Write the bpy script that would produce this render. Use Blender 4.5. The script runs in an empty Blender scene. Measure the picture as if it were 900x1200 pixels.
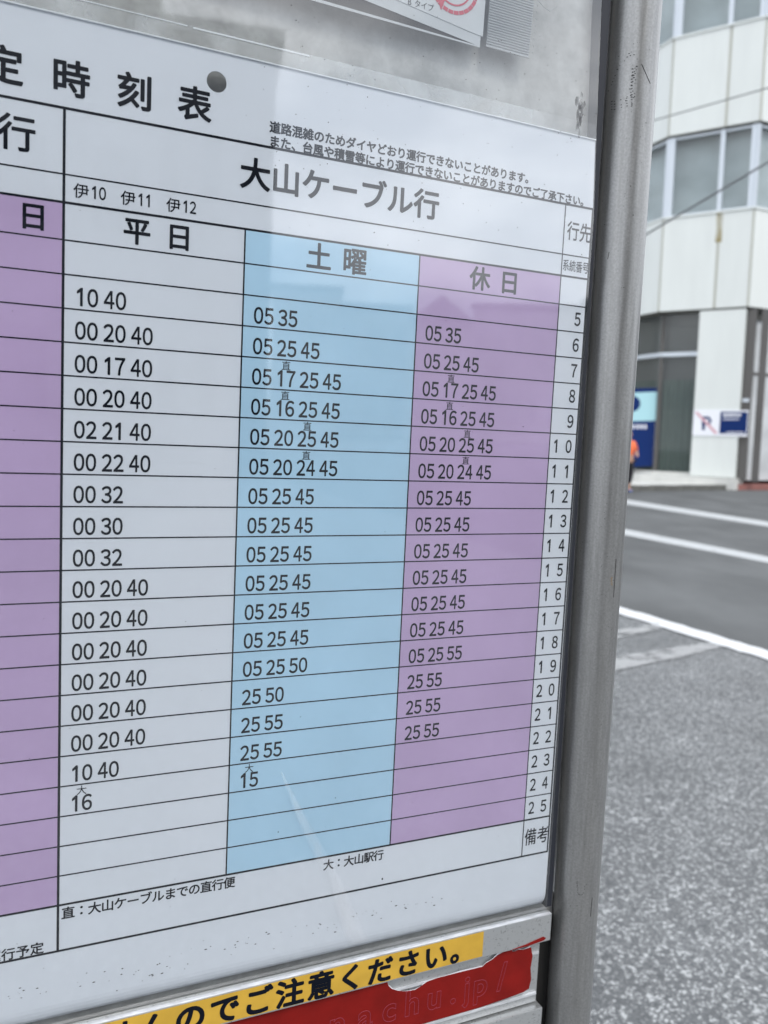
import bpy, bmesh, math, random
from mathutils import Vector, Matrix
random.seed(7)
S = bpy.context.scene
COL = S.collection
H = 1.25                                  # camera height above the road

# ------------------------------------------------------------------ camera frame (X right, Y level forward, Z up)
CX = Vector((0.9995503, 0.02998651, 0.0))          # world axes written in camera axes (x right, y down, z forward)
CY = Vector((0.0026408, -0.08802665, 0.99611462))
CZ = Vector((0.02987, -0.99566667, -0.08806625))
FPX = 960.7
def cam2world(v): return Vector((CX.dot(v), CY.dot(v), CZ.dot(v)))
cam_data = bpy.data.cameras.new('camera'); cam = bpy.data.objects.new('camera', cam_data); COL.objects.link(cam)
r = cam2world(Vector((1, 0, 0))); u = cam2world(Vector((0, -1, 0))); b = cam2world(Vector((0, 0, -1)))
m = Matrix((r, u, b)).transposed().to_4x4(); m.translation = (0, 0, H); cam.matrix_world = m
cam_data.sensor_fit = 'HORIZONTAL'; cam_data.sensor_width = 36.0; cam_data.lens = FPX / 900 * 36
cam_data.clip_start = 0.02; cam_data.clip_end = 2000
cam_data.dof.use_dof = True; cam_data.dof.focus_distance = 0.50; cam_data.dof.aperture_fstop = 14.0
S.camera = cam

# ------------------------------------------------------------------ sky, sun, exposure
SUN_EL, SUN_AZ = math.radians(50), math.radians(150)       # azimuth clockwise from +Y
w = bpy.data.worlds.new("World"); S.world = w; w.use_nodes = True
nt = w.node_tree; N = nt.nodes; L = nt.links
bg = N['Background']; bg.inputs['Strength'].default_value = 0.1
sky = N.new('ShaderNodeTexSky'); sky.sky_type = 'NISHITA'; sky.sun_disc = False
sky.sun_elevation = SUN_EL; sky.sun_rotation = SUN_AZ; sky.air_density = 1.2; sky.dust_density = 2.0
tc = N.new('ShaderNodeTexCoord'); mp = N.new('ShaderNodeMapping'); mp.inputs['Scale'].default_value = (1.0, 1.0, 2.6)
no = N.new('ShaderNodeTexNoise'); no.inputs['Scale'].default_value = 4.2; no.inputs['Detail'].default_value = 7; no.inputs['Roughness'].default_value = 0.55
cr = N.new('ShaderNodeValToRGB'); cr.color_ramp.elements[0].position = 0.36; cr.color_ramp.elements[0].color = (10.5, 11.6, 13.4, 1)
cr.color_ramp.elements[1].position = 0.68; cr.color_ramp.elements[1].color = (27, 27.6, 28.8, 1)
mx = N.new('ShaderNodeMix'); mx.data_type = 'RGBA'; mx.inputs[0].default_value = 0.88
L.new(tc.outputs['Generated'], mp.inputs[0]); L.new(mp.outputs[0], no.inputs['Vector']); L.new(no.outputs['Fac'], cr.inputs[0])
L.new(sky.outputs[0], mx.inputs[6]); L.new(cr.outputs[0], mx.inputs[7]); L.new(mx.outputs[2], bg.inputs['Color'])
sd = bpy.data.lights.new('sun', 'SUN'); sd.energy = 1.5; sd.angle = math.radians(18); sd.color = (1, 0.96, 0.9)
so = bpy.data.objects.new('sun', sd); COL.objects.link(so)
sdir = Vector((math.sin(SUN_AZ) * math.cos(SUN_EL), math.cos(SUN_AZ) * math.cos(SUN_EL), math.sin(SUN_EL)))
so.rotation_euler = sdir.to_track_quat('Z', 'Y').to_euler(); so.location = (0, 0, 30)
S.view_settings.view_transform = 'Standard'; S.view_settings.look = 'None'
S.view_settings.exposure = 0.0; S.view_settings.gamma = 1.0
S.cycles.transparent_max_bounces = 16; S.cycles.max_bounces = 8

# ------------------------------------------------------------------ materials
def mat(name, col, rough=0.6, metal=0.0, noise=None, bump=None, spec=0.5, coords='Object', extra=None):
    """noise=(scale, amount, stretch) multiplies the colour; bump=(scale, strength, distance)"""
    m = bpy.data.materials.new(name); m.use_nodes = True; t = m.node_tree; n = t.nodes; l = t.links
    p = n['Principled BSDF']; p.inputs['Base Color'].default_value = (*col, 1); p.inputs['Roughness'].default_value = rough
    p.inputs['Metallic'].default_value = metal; p.inputs['Specular IOR Level'].default_value = spec
    c = n.new('ShaderNodeTexCoord')
    def nz(scale, stretch=(1, 1, 1), detail=5):
        mp = n.new('ShaderNodeMapping'); mp.inputs['Scale'].default_value = stretch
        q = n.new('ShaderNodeTexNoise'); q.inputs['Scale'].default_value = scale; q.inputs['Detail'].default_value = detail
        l.new(c.outputs[coords], mp.inputs[0]); l.new(mp.outputs[0], q.inputs['Vector']); return q
    if noise:
        q = nz(noise[0], noise[2] if len(noise) > 2 else (1, 1, 1))
        mr = n.new('ShaderNodeMapRange'); mr.inputs[1].default_value = 0.3; mr.inputs[2].default_value = 0.7
        mr.inputs[3].default_value = 1 - noise[1]; mr.inputs[4].default_value = 1 + noise[1]
        l.new(q.outputs['Fac'], mr.inputs[0])
        mm = n.new('ShaderNodeVectorMath'); mm.operation = 'SCALE'; mm.inputs[0].default_value = col
        l.new(mr.outputs[0], mm.inputs['Scale']); l.new(mm.outputs[0], p.inputs['Base Color'])
    if bump:
        q = nz(bump[0], bump[3] if len(bump) > 3 else (1, 1, 1), 8)
        bp = n.new('ShaderNodeBump'); bp.inputs['Strength'].default_value = bump[1]; bp.inputs['Distance'].default_value = bump[2]
        l.new(q.outputs['Fac'], bp.inputs['Height']); l.new(bp.outputs[0], p.inputs['Normal'])
    if extra: extra(m, n, l, p, c)
    return m

INK = (0.006, 0.008, 0.014)
M = {}
M['paper'] = mat('paper', (0.725, 0.75, 0.81), 0.55, noise=(9, 0.03), spec=0.25)
M['ink'] = mat('ink', INK, 0.7, spec=0.05)
M['violet'] = mat('violet_print', (0.52, 0.385, 0.60), 0.5, noise=(14, 0.06), spec=0.25)
M['blue'] = mat('blue_print', (0.455, 0.665, 0.83), 0.5, noise=(14, 0.05), spec=0.25)

def back_extra(m, n, l, p, c):
    # blotchy oxidised aluminium sheet with darker grime
    v = n.new('ShaderNodeTexNoise'); v.inputs['Scale'].default_value = 26; v.inputs['Detail'].default_value = 9; v.inputs['Roughness'].default_value = 0.7
    l.new(c.outputs['Object'], v.inputs['Vector'])
    r = n.new('ShaderNodeValToRGB'); r.color_ramp.elements[0].position = 0.33; r.color_ramp.elements[0].color = (0.27, 0.27, 0.265, 1)
    r.color_ramp.elements[1].position = 0.62; r.color_ramp.elements[1].color = (0.50, 0.50, 0.495, 1)
    l.new(v.outputs['Fac'], r.inputs[0]); l.new(r.outputs[0], p.inputs['Base Color'])
M['back'] = mat('aged_aluminium_sheet', (0.45, 0.45, 0.44), 0.5, 0.25, bump=(260, 0.15, 0.001), extra=back_extra)

def pole_extra(m, n, l, p, c):
    mp = n.new('ShaderNodeMapping'); mp.inputs['Scale'].default_value = (1, 1, 0.06)
    a = n.new('ShaderNodeTexNoise'); a.inputs['Scale'].default_value = 420; a.inputs['Detail'].default_value = 4
    b2 = n.new('ShaderNodeTexNoise'); b2.inputs['Scale'].default_value = 700; b2.inputs['Detail'].default_value = 6
    l.new(c.outputs['Object'], mp.inputs[0]); l.new(mp.outputs[0], a.inputs['Vector']); l.new(c.outputs['Object'], b2.inputs['Vector'])
    s = n.new('ShaderNodeMath'); s.operation = 'MULTIPLY'; l.new(a.outputs['Fac'], s.inputs[0]); l.new(b2.outputs['Fac'], s.inputs[1])
    r = n.new('ShaderNodeValToRGB'); r.color_ramp.elements[0].position = 0.12; r.color_ramp.elements[0].color = (0.24, 0.24, 0.235, 1)
    r.color_ramp.elements[1].position = 0.36; r.color_ramp.elements[1].color = (0.315, 0.315, 0.31, 1)
    l.new(s.outputs[0], r.inputs[0]); l.new(r.outputs[0], p.inputs['Base Color'])
    q = n.new('ShaderNodeMapRange'); q.inputs[3].default_value = 0.25; q.inputs[4].default_value = 0.42; l.new(a.outputs['Fac'], q.inputs[0]); l.new(q.outputs[0], p.inputs['Roughness'])
    bp = n.new('ShaderNodeBump'); bp.inputs['Strength'].default_value = 0.12; bp.inputs['Distance'].default_value = 0.0004
    l.new(s.outputs[0], bp.inputs['Height']); l.new(bp.outputs[0], p.inputs['Normal'])
M['pole'] = mat('galvanised_steel', (0.3, 0.3, 0.3), 0.4, 0.62, extra=pole_extra)
def rail_extra(m, n, l, p, c):
    mp = n.new('ShaderNodeMapping'); mp.inputs['Scale'].default_value = (0.05, 1, 1)
    a = n.new('ShaderNodeTexNoise'); a.inputs['Scale'].default_value = 900; a.inputs['Detail'].default_value = 5
    d = n.new('ShaderNodeTexNoise'); d.inputs['Scale'].default_value = 420; d.inputs['Detail'].default_value = 8; d.inputs['Roughness'].default_value = 0.75
    l.new(c.outputs['Object'], mp.inputs[0]); l.new(mp.outputs[0], a.inputs['Vector']); l.new(c.outputs['Object'], d.inputs['Vector'])
    r = n.new('ShaderNodeValToRGB'); r.color_ramp.elements[0].position = 0.30; r.color_ramp.elements[0].color = (0.12, 0.12, 0.118, 1)
    r.color_ramp.elements[1].position = 0.44; r.color_ramp.elements[1].color = (0.52, 0.53, 0.53, 1)
    l.new(d.outputs['Fac'], r.inputs[0]); l.new(r.outputs[0], p.inputs['Base Color'])
    q = n.new('ShaderNodeMapRange'); q.inputs[3].default_value = 0.2; q.inputs[4].default_value = 0.45; l.new(a.outputs['Fac'], q.inputs[0]); l.new(q.outputs[0], p.inputs['Roughness'])
    bp = n.new('ShaderNodeBump'); bp.inputs['Strength'].default_value = 0.2; bp.inputs['Distance'].default_value = 0.0004
    l.new(a.outputs['Fac'], bp.inputs['Height']); l.new(bp.outputs[0], p.inputs['Normal'])
M['rail'] = mat('worn_aluminium', (0.5, 0.5, 0.5), 0.3, 0.7, extra=rail_extra)
M['gasket'] = mat('dark_rubber', (0.016, 0.018, 0.026), 0.55)
M['yellow'] = mat('yellow_sticker', (0.57, 0.345, 0.045), 0.5, noise=(60, 0.10), spec=0.25)
M['red'] = mat('red_sticker', (0.20, 0.008, 0.006), 0.5, noise=(50, 0.14), spec=0.15)
M['ghost'] = mat('faded_outline', (0.26, 0.04, 0.06), 0.6, spec=0.1)
M['notice'] = mat('notice_paper', (0.56, 0.58, 0.60), 0.5, noise=(40, 0.03))
M['notice_grey'] = mat('notice_border', (0.50, 0.52, 0.54), 0.35)
M['brown'] = mat('gap_shade', (0.03, 0.026, 0.024), 0.8, spec=0.1)  # dark tone stands in for shade in the gap under the notice
M['stamp'] = mat('red_stamp_ink', (0.55, 0.06, 0.10), 0.6)
M['ribs'] = mat('ribbed_plastic', (0.36, 0.37, 0.38), 0.3)
M['dark'] = mat('grime_and_gap_shade', (0.018, 0.017, 0.016), 0.8)  # grime and scuffs; also paints the shade in the plate gap
M['rust'] = mat('rust', (0.30, 0.19, 0.09), 0.9)

def film(name, col, alpha, rough=0.3, nscale=None, stretch=(1, 1, 1), lo=0.4, hi=0.7):
    m = bpy.data.materials.new(name); m.use_nodes = True; t = m.node_tree; n = t.nodes; l = t.links
    p = n['Principled BSDF']; p.inputs['Base Color'].default_value = (*col, 1); p.inputs['Roughness'].default_value = rough
    p.inputs['Alpha'].default_value = alpha
    if nscale:
        c = n.new('ShaderNodeTexCoord'); mp = n.new('ShaderNodeMapping'); mp.inputs['Scale'].default_value = stretch
        q = n.new('ShaderNodeTexNoise'); q.inputs['Scale'].default_value = nscale; q.inputs['Detail'].default_value = 7
        l.new(c.outputs['Object'], mp.inputs[0]); l.new(mp.outputs[0], q.inputs['Vector'])
        mr = n.new('ShaderNodeMapRange'); mr.inputs[1].default_value = lo; mr.inputs[2].default_value = hi; mr.inputs[3].default_value = alpha * 0.1; mr.inputs[4].default_value = alpha
        l.new(q.outputs['Fac'], mr.inputs[0]); l.new(mr.outputs[0], p.inputs['Alpha'])
    return m
M['laminate'] = film('laminate_film', (0.80, 0.82, 0.84), 0.45, 0.2, 30)
M['streak_glare'] = film('reflection_streak', (0.85, 0.86, 0.88), 0.045, 0.5, 60, (1, 1, 0.3), 0.3, 0.6)  # pale film that paints in a reflected streak

def glass(name, refl=2.0, rough=0.02, dust=0.03, tint=(0.97, 0.98, 0.98)):
    """clear pane: both faces' Fresnel reflection on the outer face, dust film, the rest see-through"""
    m = bpy.data.materials.new(name); m.use_nodes = True; t = m.node_tree; n = t.nodes; l = t.links
    n.remove(n['Principled BSDF']); out = n['Material Output']
    g = n.new('ShaderNodeBsdfGlossy'); g.inputs['Roughness'].default_value = rough
    tr = n.new('ShaderNodeBsdfTransparent'); tr.inputs[0].default_value = (*tint, 1)
    df = n.new('ShaderNodeBsdfDiffuse'); df.inputs[0].default_value = (0.8, 0.8, 0.8, 1)
    fr = n.new('ShaderNodeFresnel'); fr.inputs[0].default_value = 1.5
    ge = n.new('ShaderNodeNewGeometry')
    k = n.new('ShaderNodeMath'); k.operation = 'MULTIPLY'; k.use_clamp = True; k.inputs[1].default_value = refl; l.new(fr.outputs[0], k.inputs[0])
    iv = n.new('ShaderNodeMath'); iv.operation = 'SUBTRACT'; iv.inputs[0].default_value = 1; l.new(ge.outputs['Backfacing'], iv.inputs[1])
    k2 = n.new('ShaderNodeMath'); k2.operation = 'MULTIPLY'; l.new(k.outputs[0], k2.inputs[0]); l.new(iv.outputs[0], k2.inputs[1])
    c = n.new('ShaderNodeTexCoord'); q = n.new('ShaderNodeTexNoise'); q.inputs['Scale'].default_value = 14; q.inputs['Detail'].default_value = 9; q.inputs['Roughness'].default_value = 0.7
    l.new(c.outputs['Object'], q.inputs['Vector'])
    mr = n.new('ShaderNodeMapRange'); mr.inputs[1].default_value = 0.4; mr.inputs[2].default_value = 0.75; mr.inputs[3].default_value = dust * 0.3; mr.inputs[4].default_value = dust * 2.0
    l.new(q.outputs['Fac'], mr.inputs[0])
    k3 = n.new('ShaderNodeMath'); k3.operation = 'MULTIPLY'; l.new(mr.outputs[0], k3.inputs[0]); l.new(iv.outputs[0], k3.inputs[1])
    m1 = n.new('ShaderNodeMixShader'); l.new(k3.outputs[0], m1.inputs[0]); l.new(tr.outputs[0], m1.inputs[1]); l.new(df.outputs[0], m1.inputs[2])
    m2 = n.new('ShaderNodeMixShader'); l.new(k2.outputs[0], m2.inputs[0]); l.new(m1.outputs[0], m2.inputs[1]); l.new(g.outputs[0], m2.inputs[2])
    l.new(m2.outputs[0], out.inputs[0]); return m
M['pane'] = glass('acrylic_pane', 3.2, 0.032, 0.004)
M['window'] = glass('window_glass', 1.2, 0.03, 0.004, (0.85, 0.88, 0.88))

def asphalt_extra(m, n, l, p, c):
    v = n.new('ShaderNodeTexVoronoi'); v.inputs['Scale'].default_value = 190
    v2 = n.new('ShaderNodeTexVoronoi'); v2.inputs['Scale'].default_value = 95
    q = n.new('ShaderNodeTexNoise'); q.inputs['Scale'].default_value = 1.6; q.inputs['Detail'].default_value = 8
    for a in (v, v2, q): l.new(c.outputs['Object'], a.inputs['Vector'])
    r = n.new('ShaderNodeValToRGB'); r.color_ramp.elements[0].position = 0.15; r.color_ramp.elements[0].color = (0.062, 0.065, 0.069, 1)
    r.color_ramp.elements[1].position = 0.82; r.color_ramp.elements[1].color = (0.42, 0.43, 0.43, 1)
    e = r.color_ramp.elements.new(0.66); e.color = (0.125, 0.13, 0.132, 1)
    s = n.new('ShaderNodeSeparateColor'); l.new(v.outputs['Color'], s.inputs[0])
    s2 = n.new('ShaderNodeSeparateColor'); l.new(v2.outputs['Color'], s2.inputs[0])
    mxx = n.new('ShaderNodeMath'); mxx.operation = 'MULTIPLY_ADD'; mxx.inputs[1].default_value = 0.62; l.new(s.outputs[0], mxx.inputs[0])
    m4 = n.new('ShaderNodeMath'); m4.operation = 'MULTIPLY'; m4.inputs[1].default_value = 0.38; l.new(s2.outputs[0], m4.inputs[0]); l.new(m4.outputs[0], mxx.inputs[2])
    l.new(mxx.outputs[0], r.inputs[0])
    mr = n.new('ShaderNodeMapRange'); mr.inputs[1].default_value = 0.3; mr.inputs[2].default_value = 0.7; mr.inputs[3].default_value = 0.78; mr.inputs[4].default_value = 1.2; l.new(q.outputs['Fac'], mr.inputs[0])
    sc = n.new('ShaderNodeVectorMath'); sc.operation = 'SCALE'; l.new(r.outputs[0], sc.inputs[0]); l.new(mr.outputs[0], sc.inputs['Scale']); l.new(sc.outputs[0], p.inputs['Base Color'])
    bp = n.new('ShaderNodeBump'); bp.inputs['Strength'].default_value = 0.45; bp.inputs['Distance'].default_value = 0.003
    ad = n.new('ShaderNodeMath'); ad.operation = 'ADD'; l.new(v.outputs['Distance'], ad.inputs[0]); l.new(s.outputs[1], ad.inputs[1])
    l.new(ad.outputs[0], bp.inputs['Height']); l.new(bp.outputs[0], p.inputs['Normal'])
M['asphalt'] = mat('asphalt', (0.15, 0.15, 0.15), 0.42, extra=asphalt_extra)
M['road'] = mat('road_asphalt', (0.086, 0.090, 0.091), 0.75, noise=(1.3, 0.28, (1, 0.5, 1)), bump=(90, 0.5, 0.01))
def worn_paint(name, col, wear):
    def ex(m, n, l, p, c):
        q = n.new('ShaderNodeTexNoise'); q.inputs['Scale'].default_value = 7; q.inputs['Detail'].default_value = 9; q.inputs['Roughness'].default_value = 0.7
        l.new(c.outputs['Object'], q.inputs['Vector'])
        mr = n.new('ShaderNodeMapRange'); mr.inputs[1].default_value = wear; mr.inputs[2].default_value = wear + 0.12; mr.inputs[3].default_value = 1; mr.inputs[4].default_value = 0.12
        l.new(q.outputs['Fac'], mr.inputs[0]); l.new(mr.outputs[0], p.inputs['Alpha'])
    return mat(name, col, 0.6, noise=(12, 0.06), extra=ex)
M['line'] = worn_paint('road_paint', (0.62, 0.63, 0.64), 0.58)
M['line_dull'] = worn_paint('dull_road_paint', (0.43, 0.445, 0.45), 0.60)
M['line_faded'] = worn_paint('faded_road_paint', (0.30, 0.305, 0.305), 0.50)
M['cladding'] = mat('white_cladding', (0.63, 0.655, 0.63), 0.5, noise=(1.6, 0.028, (2.0, 2.0, 0.4)))
M['joint'] = mat('joint_sealant', (0.50, 0.50, 0.44), 0.8)
M['frame'] = mat('window_frame', (0.52, 0.56, 0.60), 0.35, 0.3)
M['blind'] = mat('roller_blind', (0.54, 0.56, 0.57), 0.8, noise=(0.8, 0.16, (1, 1, 1.6)))
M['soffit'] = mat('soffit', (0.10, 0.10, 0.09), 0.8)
M['dark_frame'] = mat('brown_frame', (0.10, 0.095, 0.09), 0.6)
M['curtain'] = mat('curtain', (0.10, 0.125, 0.108), 0.9, noise=(6, 0.1))
M['stone'] = mat('pale_stone', (0.55, 0.55, 0.52), 0.7, noise=(3, 0.08))
M['kerb'] = mat('kerb_concrete_shaded', (0.11, 0.11, 0.10), 0.85, noise=(2.0, 0.25))  # base colour lowered to hold the shade on the kerb face
M['tile_red'] = mat('reddish_paving', (0.26, 0.11, 0.095), 0.8, noise=(5, 0.15))
M['navy'] = mat('navy_panel', (0.004, 0.022, 0.115), 0.6, spec=0.15)
M['cyan'] = mat('pale_cyan_panel', (0.36, 0.60, 0.64), 0.4)
M['white'] = mat('white_print', (0.75, 0.76, 0.80), 0.5)
M['pale_red'] = mat('red_slash', (0.60, 0.36, 0.40), 0.5)
M['cable'] = mat('cable', (0.16, 0.165, 0.17), 0.6)
M['concrete'] = mat('concrete', (0.33, 0.33, 0.31), 0.85, noise=(4, 0.12), bump=(30, 0.3, 0.01))
M['grey_wall'] = mat('grey_rendered_wall', (0.13, 0.135, 0.14), 0.85, noise=(0.5, 0.1))
M['tan_wall'] = mat('tan_wall', (0.62, 0.62, 0.61), 0.85, noise=(0.5, 0.1))
M['roof'] = mat('slate_roof', (0.30, 0.31, 0.33), 0.8)
M['dark_glass'] = mat('dark_window', (0.012, 0.018, 0.02), 0.5, spec=0.2)
M['orange'] = mat('orange_shirt', (0.75, 0.16, 0.06), 0.8, noise=(20, 0.1))
M['trousers'] = mat('black_trousers', (0.014, 0.014, 0.018), 0.8)
M['skin'] = mat('skin', (0.50, 0.30, 0.22), 0.6)
M['hair'] = mat('hair', (0.03, 0.022, 0.018), 0.7)
M['shoe'] = mat('blue_shoe', (0.14, 0.22, 0.50), 0.6)

# ------------------------------------------------------------------ object helpers
def link(name, me, material=None, parent=None):
    o = bpy.data.objects.new(name, me); COL.objects.link(o)
    if material is not None: me.materials.append(M[material] if isinstance(material, str) else material)
    if parent is not None: o.parent = parent
    return o
def tag(o, label=None, cat=None, group=None, kind=None):
    if label: o['label'] = label
    if cat: o['category'] = cat
    if group: o['group'] = group
    if kind: o['kind'] = kind
    return o
def empty(name, loc=(0, 0, 0), label=None, cat=None, group=None, matrix=None):
    o = bpy.data.objects.new(name, None); COL.objects.link(o); o.empty_display_size = 0.1
    if matrix is not None: o.matrix_world = matrix
    else: o.location = loc
    return tag(o, label, cat, group)
class MB:
    def __init__(s): s.v = []; s.f = []
    def add(s, vs, fs):
        k = len(s.v); s.v += [tuple(x) for x in vs]; s.f += [tuple(i + k for i in f) for f in fs]; return s
    def box(s, x0, x1, y0, y1, z0, z1):
        return s.add([(x0, y0, z0), (x1, y0, z0), (x1, y1, z0), (x0, y1, z0), (x0, y0, z1), (x1, y0, z1), (x1, y1, z1), (x0, y1, z1)],
                     [(0, 3, 2, 1), (4, 5, 6, 7), (0, 1, 5, 4), (1, 2, 6, 5), (2, 3, 7, 6), (3, 0, 4, 7)])
    def quad(s, *p): return s.add(p, [tuple(range(len(p)))])
    def prism(s, pts, axis_vec):
        """closed prism: polygon pts (3D) swept by axis_vec"""
        n = len(pts); a = Vector(axis_vec)
        vs = [Vector(p) for p in pts]; vs += [p + a for p in vs]
        return s.add(vs, [tuple(range(n))[::-1], tuple(range(n, 2 * n))] + [(i, (i + 1) % n, n + (i + 1) % n, n + i) for i in range(n)])
    def tube(s, pts, r, n=8, caps=True):
        pts = [Vector(p) for p in pts]; k = len(s.v); rr = r if isinstance(r, (list, tuple)) else [r] * len(pts)
        up = None
        for i, p in enumerate(pts):
            d = (pts[min(i + 1, len(pts) - 1)] - pts[max(i - 1, 0)]).normalized()
            if up is None: up = Vector((0, 0, 1)) if abs(d.z) < 0.9 else Vector((1, 0, 0))
            a = d.cross(up).normalized(); bb = d.cross(a).normalized(); up = a.cross(d) if False else up
            for j in range(n):
                t = 2 * math.pi * j / n; s.v.append(tuple(p + (a * math.cos(t) + bb * math.sin(t)) * rr[i]))
        for i in range(len(pts) - 1):
            for j in range(n):
                q = k + i * n; s.f.append((q + j, q + (j + 1) % n, q + n + (j + 1) % n, q + n + j))
        if caps: s.f.append(tuple(k + j for j in range(n))[::-1]); s.f.append(tuple(k + (len(pts) - 1) * n + j for j in range(n)))
        return s
    def build(s, name, material, parent=None, smooth=False, bevel=0):
        me = bpy.data.meshes.new(name); me.from_pydata(s.v, [], s.f); me.validate()
        if smooth: me.polygons.foreach_set('use_smooth', [True] * len(me.polygons))
        bm = bmesh.new(); bm.from_mesh(me); bmesh.ops.recalc_face_normals(bm, faces=bm.faces)
        if bevel: bmesh.ops.bevel(bm, geom=[e for e in bm.edges], offset=bevel, segments=2, affect='EDGES', profile=0.6)
        bm.to_mesh(me); bm.free()
        return link(name, me, material, parent)

# pixel (900x1200 photograph) -> ray, used to turn measured features into world positions
def ray(px, py): return cam2world(Vector(((px - 450) / FPX, (py - 600) / FPX, 1.0)))
CAMP = Vector((0, 0, H))
def on_ground(px, py, z=0.0):
    d = ray(px, py); return CAMP + d * ((z - H) / d.z)
def at_depth(px, py, y):
    d = ray(px, py); return CAMP + d * (y / d.y)

# ------------------------------------------------------------------ sign frame: local X along the board, Y away from viewer, Z up the board (metres)
U = 0.42
bx = Vector((0.91077, 0.00191, 0.41292)); bd = Vector((-0.04767, 0.99379, 0.10057)); bn = Vector((-0.41016, -0.11128, 0.9052))
bt = Vector((-0.391038, -0.33214, 1.0)) * U
Mb = Matrix((cam2world(bx), cam2world(bn), cam2world(-bd))).transposed().to_4x4(); Mb.translation = CAMP + cam2world(bt)
mm = 0.001
def B(px, py, d=0.0):
    """pixel -> (X, Z) mm on the board plane shifted d mm away"""
    r = Vector(((px - 450) / 960.71, (py - 600) / 960.71, 1.0)); o = bt + bn * (d * mm)
    s = o.dot(bn) / r.dot(bn); q = r * s - bt
    return q.dot(bx) * 1000, -q.dot(bd) * 1000

# ================================================================== GROUND AND ROAD
o = MB().quad((-300, -300, 0), (300, -300, 0), (300, 300, 0), (-300, 300, 0)).build('ground', 'asphalt'); tag(o, kind='structure')
def gq(*pts, z=0.004): return [tuple(on_ground(*p, z)) for p in pts]
def ext(a, b2, k): return a + (b2 - a) * k
# carriageway sheet beyond the near bold line
a0, a1 = on_ground(726, 716, .004), on_ground(900, 768, .004)
d = (a0 - a1).normalized(); near = [a1 - d * 25, a0 + d * 0.0, a0 + d * 60]
rd = MB().add([tuple(near[0]), tuple(near[2]), (near[2].x + 90, near[2].y + 10, .004), (near[0].x + 90, near[0].y + 10, .004)], [(0, 1, 2, 3)])
tag(rd.build('road', 'road'), kind='structure')
def road_line(name, top, bot, mat_, k0, k1, jag=0.0, z=0.008, n=40):
    """top/bot: pixel pairs of the line's two edges, extended by factors k0..k1 along their length"""
    t0, t1 = on_ground(*top[0], z), on_ground(*top[1], z); b0, b1 = on_ground(*bot[0], z), on_ground(*bot[1], z)
    mb = MB(); vs = []
    for i in range(n + 1):
        k = k0 + (k1 - k0) * i / n
        j = random.uniform(-jag, jag); j2 = random.uniform(-jag, jag)
        p, q = t0.lerp(t1, k), b0.lerp(b1, k); w_ = (q - p).normalized()
        vs += [p + w_ * j, q + w_ * j2]
    mb.add(vs, [(2 * i, 2 * i + 1, 2 * i + 3, 2 * i + 2) for i in range(n)])
    tag(mb.build(name, mat_), kind='structure')
road_line('road_line', [(735, 585.5), (900, 611.5)], [(735, 591), (900, 617)], 'line_dull', -1.0, 1.8, 0.01)
road_line('road_line', [(733, 620), (900, 652.5)], [(733, 627), (900, 659.5)], 'line_dull', -1.0, 2.0, 0.012)
road_line('road_line', [(726, 710.5), (900, 762.5)], [(726, 719), (900, 773)], 'line', -0.6, 1.8, 0.016)
road_line('road_marking', [(720, 769), (848, 750)], [(720, 786), (848, 758)], 'line_faded', -0.8, 1.0, 0.02, 0.005, 24)
road_line('road_marking', [(723, 738), (775, 730)], [(723, 748), (775, 736)], 'line_faded', -0.8, 1.0, 0.02, 0.005, 16)

# ================================================================== BANK-LIKE OFFICE BUILDING ACROSS THE ROAD
P0 = on_ground(838, 576)
dM = Vector((-0.834, 0.552, 0)).normalized()                    # main facet runs left and away
nM = Vector((dM.y, -dM.x, 0)); 
if nM.dot(P0 - CAMP) > 0: nM = -nM                              # towards camera
P0 = P0 - nM * 1.6                                               # the wall stands behind the platform's kerb
def hitM(px, py, off=0.0):
    dr = ray(px, py); pt = P0 + nM * off; s = (pt - CAMP).dot(nM) / dr.dot(nM); return CAMP + dr * s
cA = hitM(777, 262); cB = hitM(884, 250); cMid = hitM(847, 200)
zL0 = hitM(845, 361).z; zL1 = hitM(845, 247).z; zL2 = hitM(845, 149).z; zL3 = hitM(845, 31).z
hF = (zL3 - zL2); hW = zL2 - zL1
dL = Vector((-0.384, 0.923, 0)).normalized(); dR = Vector((0.905, 0.425, 0)).normalized()
for p in (cA, cB, cMid): p.z = 0
facets = [('L', cA, dL, 14.0), ('M', cB, dM, (cA - cB).length), ('R', cB, dR, 14.0)]
bld = empty('office_building', (P0.x, P0.y, 0), 'white panel clad corner office building with grey-green window bands across the road', 'building')
bl = Vector(bld.location)
def wall_piece(name, material, p, dirv, s0, s1, z0, z1, out0, out1, nrm, parent=bld, bevel=0):
    """box on a facade: s along dirv from p, out0..out1 along the outward normal"""
    a = p + dirv * s0; b2 = p + dirv * s1
    pts = [a + nrm * out0, b2 + nrm * out0, b2 + nrm * out1, a + nrm * out1]
    pts = [Vector((q.x, q.y, z0)) - bl * (parent is not None) for q in pts]
    return MB().prism(pts, (0, 0, z1 - z0)).build(name, material, parent, bevel=bevel)
def outn(dirv):
    n = Vector((dirv.y, -dirv.x, 0)); c = (cA + cB) / 2 - Vector((2, 14, 0)) * -1
    return n if n.dot(Vector((-3, -12, 0)) ) > 0 else -n
nL, nR = outn(dL), outn(dR)
if nR.dot(nM) < 0: nR = -nR
if nL.dot(nM) < 0: nL = -nL
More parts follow.
